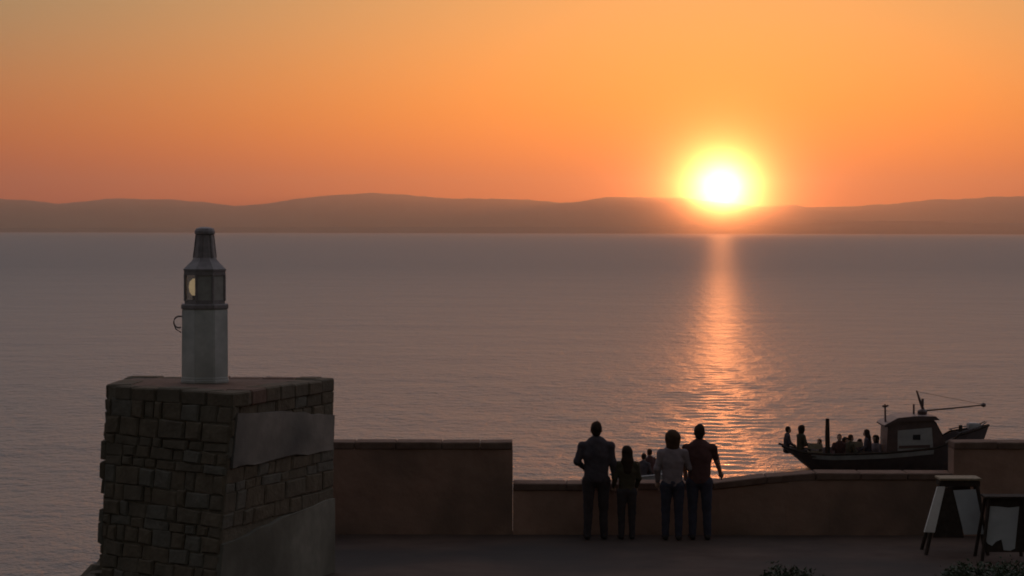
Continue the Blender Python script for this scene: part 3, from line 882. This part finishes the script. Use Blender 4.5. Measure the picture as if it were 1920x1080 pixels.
BY = 74.3; BS = F_PX / BY
bx = lambda u: (u - 1465) / BS
bz = lambda v: (878 - v) / BS
def make_boat():
    root = empty('fishing_boat', (xu(1465, BY), BY, SEA_Z)); root.rotation_euler = (0, 0, 0)
    tag(root, 'dark fishing boat with white sided wheelhouse moored beyond the low wall', 'boat')
    L = bx(1856)
    zsf = lambda t: float(np.interp(t * L, [0, .6, 1.5, 3.2, 4.8, 5.25, 5.6, 6.2, L], [bz(835), bz(845), bz(847), bz(843), bz(835), bz(826), bz(812), bz(805), bz(797)]))
    zkf = lambda t: float(np.interp(t, [0, .05, .13, .25, .8, .95, 1], [.30, .12, -.15, -.45, -.5, -.4, -.2]))
    Bf = lambda t: float(np.interp(t, [0, .06, .15, .3, .55, .75, .88, .96, 1], [.42, .66, .9, 1.12, 1.18, 1.0, .62, .24, .03]))
    pt = hull_parts(root, L, Bf, zkf, zsf, .55, .55, M['hull'], M['deck'], deck_z=lambda t: .22 if t < .77 else zsf(t) - .22)
    # pale sheer strake on both sides
    for sd in (-1, 1):
        pts0, pts1 = [], []
        for i in range(23):
            t = .13 + i / 22 * .58
            fz = lambda dz: (zsf(t) - dz - zkf(t)) / (zsf(t) - zkf(t))
            pts0.append(pt(t, fz(.03), sd)); pts1.append(pt(t, fz(.17), sd))
        mb = MB(); rings = []
        for a, b_ in zip(pts0, pts1):
            o_ = Vector((0, sd * .03, 0))
            rings.append([a - o_, a + o_, b_ + o_, b_ - o_])
        mb.loft(rings).build('sheer_strake', M['cabin_white'], root)
        mb = MB().tube([pt(i / 30, 1.0, sd) + Vector((0, 0, .015)) for i in range(31)], .035, 6); mb.build('gunwale', M['timber'], root)
    # wheelhouse
    prof = [(bx(1657), .2), (bx(1660), bz(792)), (bx(1678), bz(785)), (bx(1746), bz(783)), (bx(1771), bz(832)), (bx(1771), .2)]
    wh = MB().prism(prof, -.72, .72).build('wheelhouse', M['cabin_dark'], root, bevel=.03)
    MB().prism([(bx(1652), bz(793)), (bx(1678), bz(779)), (bx(1712), bz(775.5)), (bx(1748), bz(776)), (bx(1756), bz(783)), (bx(1680), bz(787)), (bx(1654), bz(797))], -.80, .80).build('wheelhouse_roof', M['cabin_dark'], root, bevel=.012)
    for sd in (-1, 1):
        y0, y1 = sd * .715, sd * .745
        side = MB().prism([(bx(1678), bz(842)), (bx(1678), bz(803)), (bx(1741), bz(797)), (bx(1744), bz(836))], min(y0, y1), max(y0, y1)).build('side_panel', M['cabin_white'], root)
        MB().prism([(bx(1706), bz(820)), (bx(1706), bz(810.5)), (bx(1720), bz(810)), (bx(1720), bz(820))], min(sd * .738, sd * .757), max(sd * .738, sd * .757)).build('window', M['dark_glass'], side)
        MB().prism([(bx(1680), bz(836)), (bx(1680), bz(831)), (bx(1738), bz(829)), (bx(1738), bz(834))], min(sd * .738, sd * .765), max(sd * .738, sd * .765)).build('rubbing_strip', M['cabin_dark'], side)
    # raked windscreen
    a, b_ = Vector((bx(1748), 0, bz(787))), Vector((bx(1763), 0, bz(815)))
    for sd in (-1, 1):
        o_ = Vector((.03, 0, .012))
        v = [a + o_ + Vector((0, sd * .06, 0)), a + o_ + Vector((0, sd * .62, 0)), b_ + o_ + Vector((0, sd * .62, 0)), b_ + o_ + Vector((0, sd * .06, 0))]
        v2 = [p - o_ * 1.5 for p in v]
        MB().loft([v2, v]).build('windscreen', M['dark_glass'], root)
    # roof gear: radar housing, mast, aerials
    MB().lathe([(.10, bz(777)), (.15, bz(775)), (.16, bz(770)), (.12, bz(767)), (.03, bz(765.5))], 12, 0, (bx(1731), 0, 0)).build('radar_dome', M['cabin_dark'], root)
    MB().tube([(bx(1734), 0, bz(770)), (bx(1727), 0, bz(752)), (bx(1720), 0, bz(731))], [.05, .04, .028], 8).build('mast', M['cabin_dark'], root)
    MB().tube([(bx(1731), -.05, bz(760)), (bx(1731), -.05, bz(746))], .04, 6).build('mast_light', M['cabin_dark'], root)
    MB().tube([(bx(1716), .1, bz(777)), (bx(1716), .1, bz(757))], .032, 6).build('aerial', M['cabin_dark'], root)
    ae = MB().tube([(bx(1660), -.2, bz(790)), (bx(1659), -.2, bz(756))], .03, 6).build('aerial', M['cabin_dark'], root)
    MB().tube([(bx(1654), -.2, bz(759)), (bx(1659), -.2, bz(761)), (bx(1665), -.2, bz(758))], .03, 6).build('aerial_crossbar', M['cabin_dark'], ae)
    # boom and its end block
    bo = MB().tube([(bx(1737), 0, bz(769)), (bx(1790), 0, bz(764)), (bx(1845), 0, bz(758))], [.028, .024, .02], 6).build('boom', M['rope'], root)
    MB().lathe([(.02, -.07), (.07, -.04), (.08, .02), (.03, .07)], 8, 0, (bx(1846), 0, bz(758))).build('boom_block', M['cabin_dark'], bo)
    MB().tube([(bx(1721), 0, bz(733)), (bx(1846), 0, bz(757))], .006, 5).build('stay', M['rope'], root)
    # bow fittings
    MB().tube([(bx(1803), 0, bz(812)), (bx(1803), 0, bz(796))], .06, 8).build('samson_post', M['timber'], root)
    bw = 'bow_rail'
    for sd in (-1, 1):
        r_ = [pt(t, 1.0, sd) + Vector((0, 0, .10 + .06 * (t > .97))) for t in (.83, .88, .92, .96, .985)]
        MB().tube(r_, .018, 6).build('bow_rail', M['dark_iron'], root)
        for t in (.84, .91, .97):
            p = pt(t, .97, sd); MB().tube([p, p + Vector((0, 0, .15))], .016, 5).build('rail_stanchion', M['dark_iron'], root)
    MB().loft([[Vector((bx(1816) + .42 * q[0] * sc, .22 * q[1] * sc, bz(803) + zz)) for q in [(0, -1), (1, -1), (1, 1), (0, 1)]] for zz, sc in ((0, 1), (.13, 1.0), (.20, .8))]).build('folded_cover', M['cabin_white'], root, bevel=.03)
    MB().tube([(bx(1553) + .02, 0, .22), (bx(1553), 0, bz(812)), (bx(1553), 0, bz(784))], [.085, .075, .06], 10).build('mizzen_post', M['timber'], root)
    for xx, yy in ((1.05, 0), (2.25, 0)):
        MB().box((xx, yy, .46), (.32, 1.75, .05)).build('thwart', M['timber'], root, bevel=.01)
    MB().box((2.72, 0, .40), (.5, 1.3, .36)).build('engine_box', M['timber'], root, bevel=.03)
    return root
make_boat()

def make_crate(label, u, w, d, h, y):
    root = empty('fish_crate', (xu(u, BY), BY + y, SEA_Z + .226)); tag(root, label, 'crate', 'crates on the boat deck')
    for k in range(3):
        z = .06 + k * (h - .06) / 2.4
        for sy in (-1, 1): MB().box((0, sy * d / 2, z), (w, .025, h / 4.2)).build('slat', M['timber_pale'], root)
        for sx in (-1, 1): MB().box((sx * w / 2, 0, z), (.025, d - .03, h / 4.2)).build('slat', M['timber_pale'], root)
    MB().box((0, 0, .015), (w - .04, d - .04, .02)).build('base', M['timber_pale'], root)
    for sx in (-1, 1):
        for sy in (-1, 1): MB().box((sx * (w / 2 - .03), sy * (d / 2 - .03), h / 2), (.035, .035, h)).build('corner_post', M['timber'], root)
make_crate('slatted crate on the boat deck near the stern passengers', 1527, .42, .40, .62, -.35)
make_crate('slatted crate on the boat deck beside the wheelhouse passengers', 1609, .34, .36, .64, .1)

GB = 'passengers sitting in the fishing boat'
def seated(label, u, top_v, y, rz, shirt, hair, hc, Y=BY, shin=.40, kick=0.0, base=SEA_Z, h=1.7, group=GB, seat_extra=0.0, lean=.08, px_per=None):
    topz = zv(top_v, Y + y)
    # seated head top is 0.82 * (h / 1.75) + .. above the seat
    seat_h = topz - (1.76 - .93) * h / 1.75 - .11 * h / 1.75
    deck = seat_h - .42
    p = {'l': ((-.26, .06, 1.17), (-.16, .30, 1.05)), 'r': ((.26, .06, 1.17), (.16, .30, 1.05)), 'shin': shin, 'kick': kick}
    return person(label, (xu(u, Y + y), Y + y, deck), rz, h, p, shirt, C_black, hc, hair, group, fine=False, seat=.42, lean=lean)
seated('passenger in dark coat sitting at the very stern of the boat', 1476, 799, .05, -1.45, C_navy, 'short', M['hair_dark'], h=1.55, shin=.16, kick=.2)
seated('passenger with broad bobbed hair sitting second from the stern of the boat', 1502, 797, -.1, -1.2, C_olive, 'bob', M['hair_dark'], h=1.7, shin=.2, kick=.2)
seated('passenger in dark red sitting just beside the thin post on the boat', 1576, 813, .35, 2.9, C_maroon, 'short', M['hair_dark'], h=1.65)
seated('passenger in olive sitting second from the thin post on the boat', 1594, 814, -.1, -1.2, C_olive, 'short', M['hair_brown'], h=1.65)
seated('passenger leaning back close behind the wheelhouse of the boat', 1630, 804, -.15, 1.3, C_navy, 'long', M['hair_dark'], h=1.7)

seated('passenger in pale top sitting low between the stern and the thin post', 1540, 822, .3, 2.4, C_pale, 'short', M['hair_brown'], h=1.55)
seated('bobbed-haired passenger sitting at the far side amid the deck crowd', 1585, 819, .7, -2.6, C_navy, 'bob', M['hair_dark'], h=1.6)
seated('passenger in maroon bent low just before the wheelhouse passenger', 1611, 822, .45, -1.8, C_maroon, 'short', M['hair_dark'], h=1.6)
seated('passenger in pale top squeezed against the wheelhouse door', 1646, 815, .3, 2.2, C_pale, 'bob', M['hair_dark'], h=1.6)
DY = 66.0
def make_dinghy():
    root = empty('dinghy', (xu(1172, DY), DY - .7, SEA_Z)); root.rotation_euler = (0, 0, .95)
    tag(root, 'small white dinghy floating beyond the low wall between the standing people', 'boat')
    L = 2.6
    g = (897 - 886) / (F_PX / DY)
    top = zv(888, DY) - SEA_Z
    pt = hull_parts(root, L, lambda t: float(np.interp(t, [0, .2, .5, .8, .95, 1], [.5, .62, .66, .46, .18, .03])),
               lambda t: float(np.interp(t, [0, .2, .8, 1], [-.05, -.15, -.15, .0])), lambda t: top + .12 * (2 * t - 1) ** 2 * (t > .5),
               .1, .25, M['cabin_white'], M['deck'], deck_z=lambda t: .1, thick=.04, N=18)
    for sd in (-1, 1):
        MB().tube([pt(i / 20, 1.0, sd) + Vector((0, 0, .01)) for i in range(21)], .028, 6).build('gunwale', M['cabin_white'], root)
    for xx in (.45, 1.3):
        MB().box((xx, 0, top - .2), (.26, 1.02, .04)).build('thwart', M['timber'], root, bevel=.008)
make_dinghy()
seated('person with head higher sitting on the right in the white dinghy', 1221, 842, .25, .6, C_maroon, 'short', M['hair_dark'], Y=DY, h=1.5, group='people in the dinghy')
seated('person hunched lower sitting on the left in the white dinghy', 1205, 851, -.1, -.4, C_navy, 'short', M['hair_dark'], Y=DY, h=1.5, group='people in the dinghy', lean=.25)

# ------------------------------------------------------------------ display stands on the quay
def quad_panel(name, q, th, mat, parent):
    q = [Vector(p) for p in q]
    n = (q[1] - q[0]).cross(q[3] - q[0]).normalized() * th / 2
    return MB().loft([[p - n for p in q], [p + n for p in q]]).build(name, mat, parent)
def make_stand_a():
    Y = 33.0; k = F_PX / Y
    root = empty('display_stand', (xu(1795, Y), Y, 0))
    tag(root, 'dark splayed timber stand with one narrow and one wide pale board, against the right wall', 'stand')
    X = lambda u: (u - 1795) / k
    Z = lambda v, dy=0: zv(v, Y + dy)
    zt = Z(896)
    # lid in a paler timber colour than the rail and legs
    MB().box((X(1803), .16, zt - .012), (.60, .44, .03)).build('top_board', M['timber_pale'], root, bevel=.006)
    MB().box((X(1803), .16, zt - .075), (.56, .40, .09)).build('top_rail', M['timber'], root, bevel=.008)
    for (u0, y0, u1, y1) in ((1768, .02, 1737, -.12), (1776, .34, 1742, .46), (1834, -.02, 1852, -.14), (1838, .34, 1862, .46)):
        MB().tube([(X(u0), y0, zt - .05), (X(u1), y1, 0.0)], .028, 6).build('leg', M['timber'], root)
    quad_panel('side_board', [(X(1758), -.07, Z(911)), (X(1774), -.02, Z(911)), (X(1752), -.13, Z(996)), (X(1731), -.20, Z(994))], .02, M['panel_warm'], root)
    quad_panel('front_board', [(X(1789), -.04, Z(918)), (X(1831), -.04, Z(916)), (X(1846), -.12, Z(999)), (X(1808), -.12, Z(1000))], .02, M['panel'], root)
    quad_panel('back_board', [(X(1789), .36, Z(918)), (X(1831), .36, Z(916)), (X(1846), .44, Z(999)), (X(1780), .44, Z(1000))], .02, M['timber'], root)
    quad_panel('dark_infill', [(X(1772), -.02, Z(914)), (X(1789), -.03, Z(914)), (X(1808), -.11, Z(1006)), (X(1750), -.11, Z(1006))], .02, M['timber'], root)
def make_stand_b():
    Y = 32.4; k = F_PX / Y
    root = empty('display_stand', (xu(1885, Y), Y, 0))
    tag(root, 'dark timber stand with a single broad pale notice board at the right edge', 'stand')
    X = lambda u: (u - 1885) / k
    Z = lambda v: zv(v, Y)
    zt = Z(930)
    MB().box((X(1890), .12, zt - .012), (.62, .36, .03)).build('top_board', M['timber'], root, bevel=.006)
    for (u0, y0, u1, y1) in ((1858, .0, 1842, -.12), (1858, .26, 1842, .38), (1922, .0, 1930, -.12), (1922, .26, 1930, .38)):
        MB().tube([(X(u0), y0, zt - .02), (X(u1), y1, 0.0)], .026, 6).build('leg', M['timber'], root)
    quad_panel('backing_board', [(X(1853), .02, Z(933)), (X(1925), .02, Z(933)), (X(1926), -.05, Z(1034)), (X(1846), -.05, Z(1034))], .02, M['timber'], root)
    # notice with a torn lower edge
    edge = [(1849, 1010), (1854, 1018), (1862, 1022), (1870, 1014), (1880, 1010), (1884, 1030), (1896, 1031), (1905, 1027)]
    top = [(1914, 949), (1895, 951), (1875, 949), (1857, 948)]
    def y_at(v): return .02 - .07 * (v - 933) / 101 - .016
    out = edge + top
    v = [Vector((X(u), y_at(w), Z(w))) for u, w in out]
    MB().loft([[p + Vector((0, .004, 0)) for p in v], [p - Vector((0, .004, 0)) for p in v]]).build('notice', M['panel'], root)
make_stand_a(); make_stand_b()

# ------------------------------------------------------------------ shrubs in the foreground
def shrub(label, x, y, w, d, h, n, seed):
    r = random.Random(seed)
    root = empty('shrub', (x, y, 0)); tag(root, label, 'shrub', 'shrubs at the near edge of the quay')
    mb = MB()
    for k in range(9):
        a = r.uniform(0, 6.28); q = r.uniform(.3, .85)
        e = Vector((math.cos(a) * w * q, math.sin(a) * d * q, h * r.uniform(.6, .95)))
        mb.tube([Vector((r.uniform(-.05, .05), r.uniform(-.05, .05), 0)), e * .5 + Vector((0, 0, h * .12)), e], [.016, .011, .005], 5)
    mb.build('stem', M['stem'], root)
    v, f = [], []
    clumps = [(Vector((r.uniform(-w, w) * .85, r.uniform(-d, d) * .85, 0)), r.uniform(.10, .2)) for _ in range(22)]
    for k in range(n):
        c, cr_ = r.choice(clumps)
        q = (c.x / w) ** 2 + (c.y / d) ** 2
        cz = h * (.35 + .5 * max(0, 1 - q) ** .5)
        p = Vector((c.x + r.gauss(0, cr_ * .42), c.y + r.gauss(0, cr_ * .42), max(.03, cz * r.uniform(.45, 1) + r.gauss(0, cr_ * .3))))
        L_ = r.uniform(.035, .075)
        t = Vector((r.gauss(0, 1), r.gauss(0, 1), r.gauss(.5, .8))).normalized()
        sd = t.cross(Vector((r.gauss(0, 1), r.gauss(0, 1), r.gauss(0, 1)))).normalized()
        nn = t.cross(sd)
        i = len(v)
        v += [p, p + t * L_ * .5 + sd * L_ * .24 + nn * L_ * .08, p + t * L_, p + t * L_ * .5 - sd * L_ * .24 + nn * L_ * .08]
        f += [(i, i + 1, i + 2), (i, i + 2, i + 3)]
    mesh_obj('foliage', v, f, M['leaf'], root)
shrub('low dark shrub at the bottom edge, left of the display stands', xu(1482, 28.2), 28.2, .36, .3, .58, 2200, 5)
shrub('larger dark shrub in the bottom right corner below the display stands', xu(1862, 28.6), 28.6, .70, .45, .56, 4200, 9)
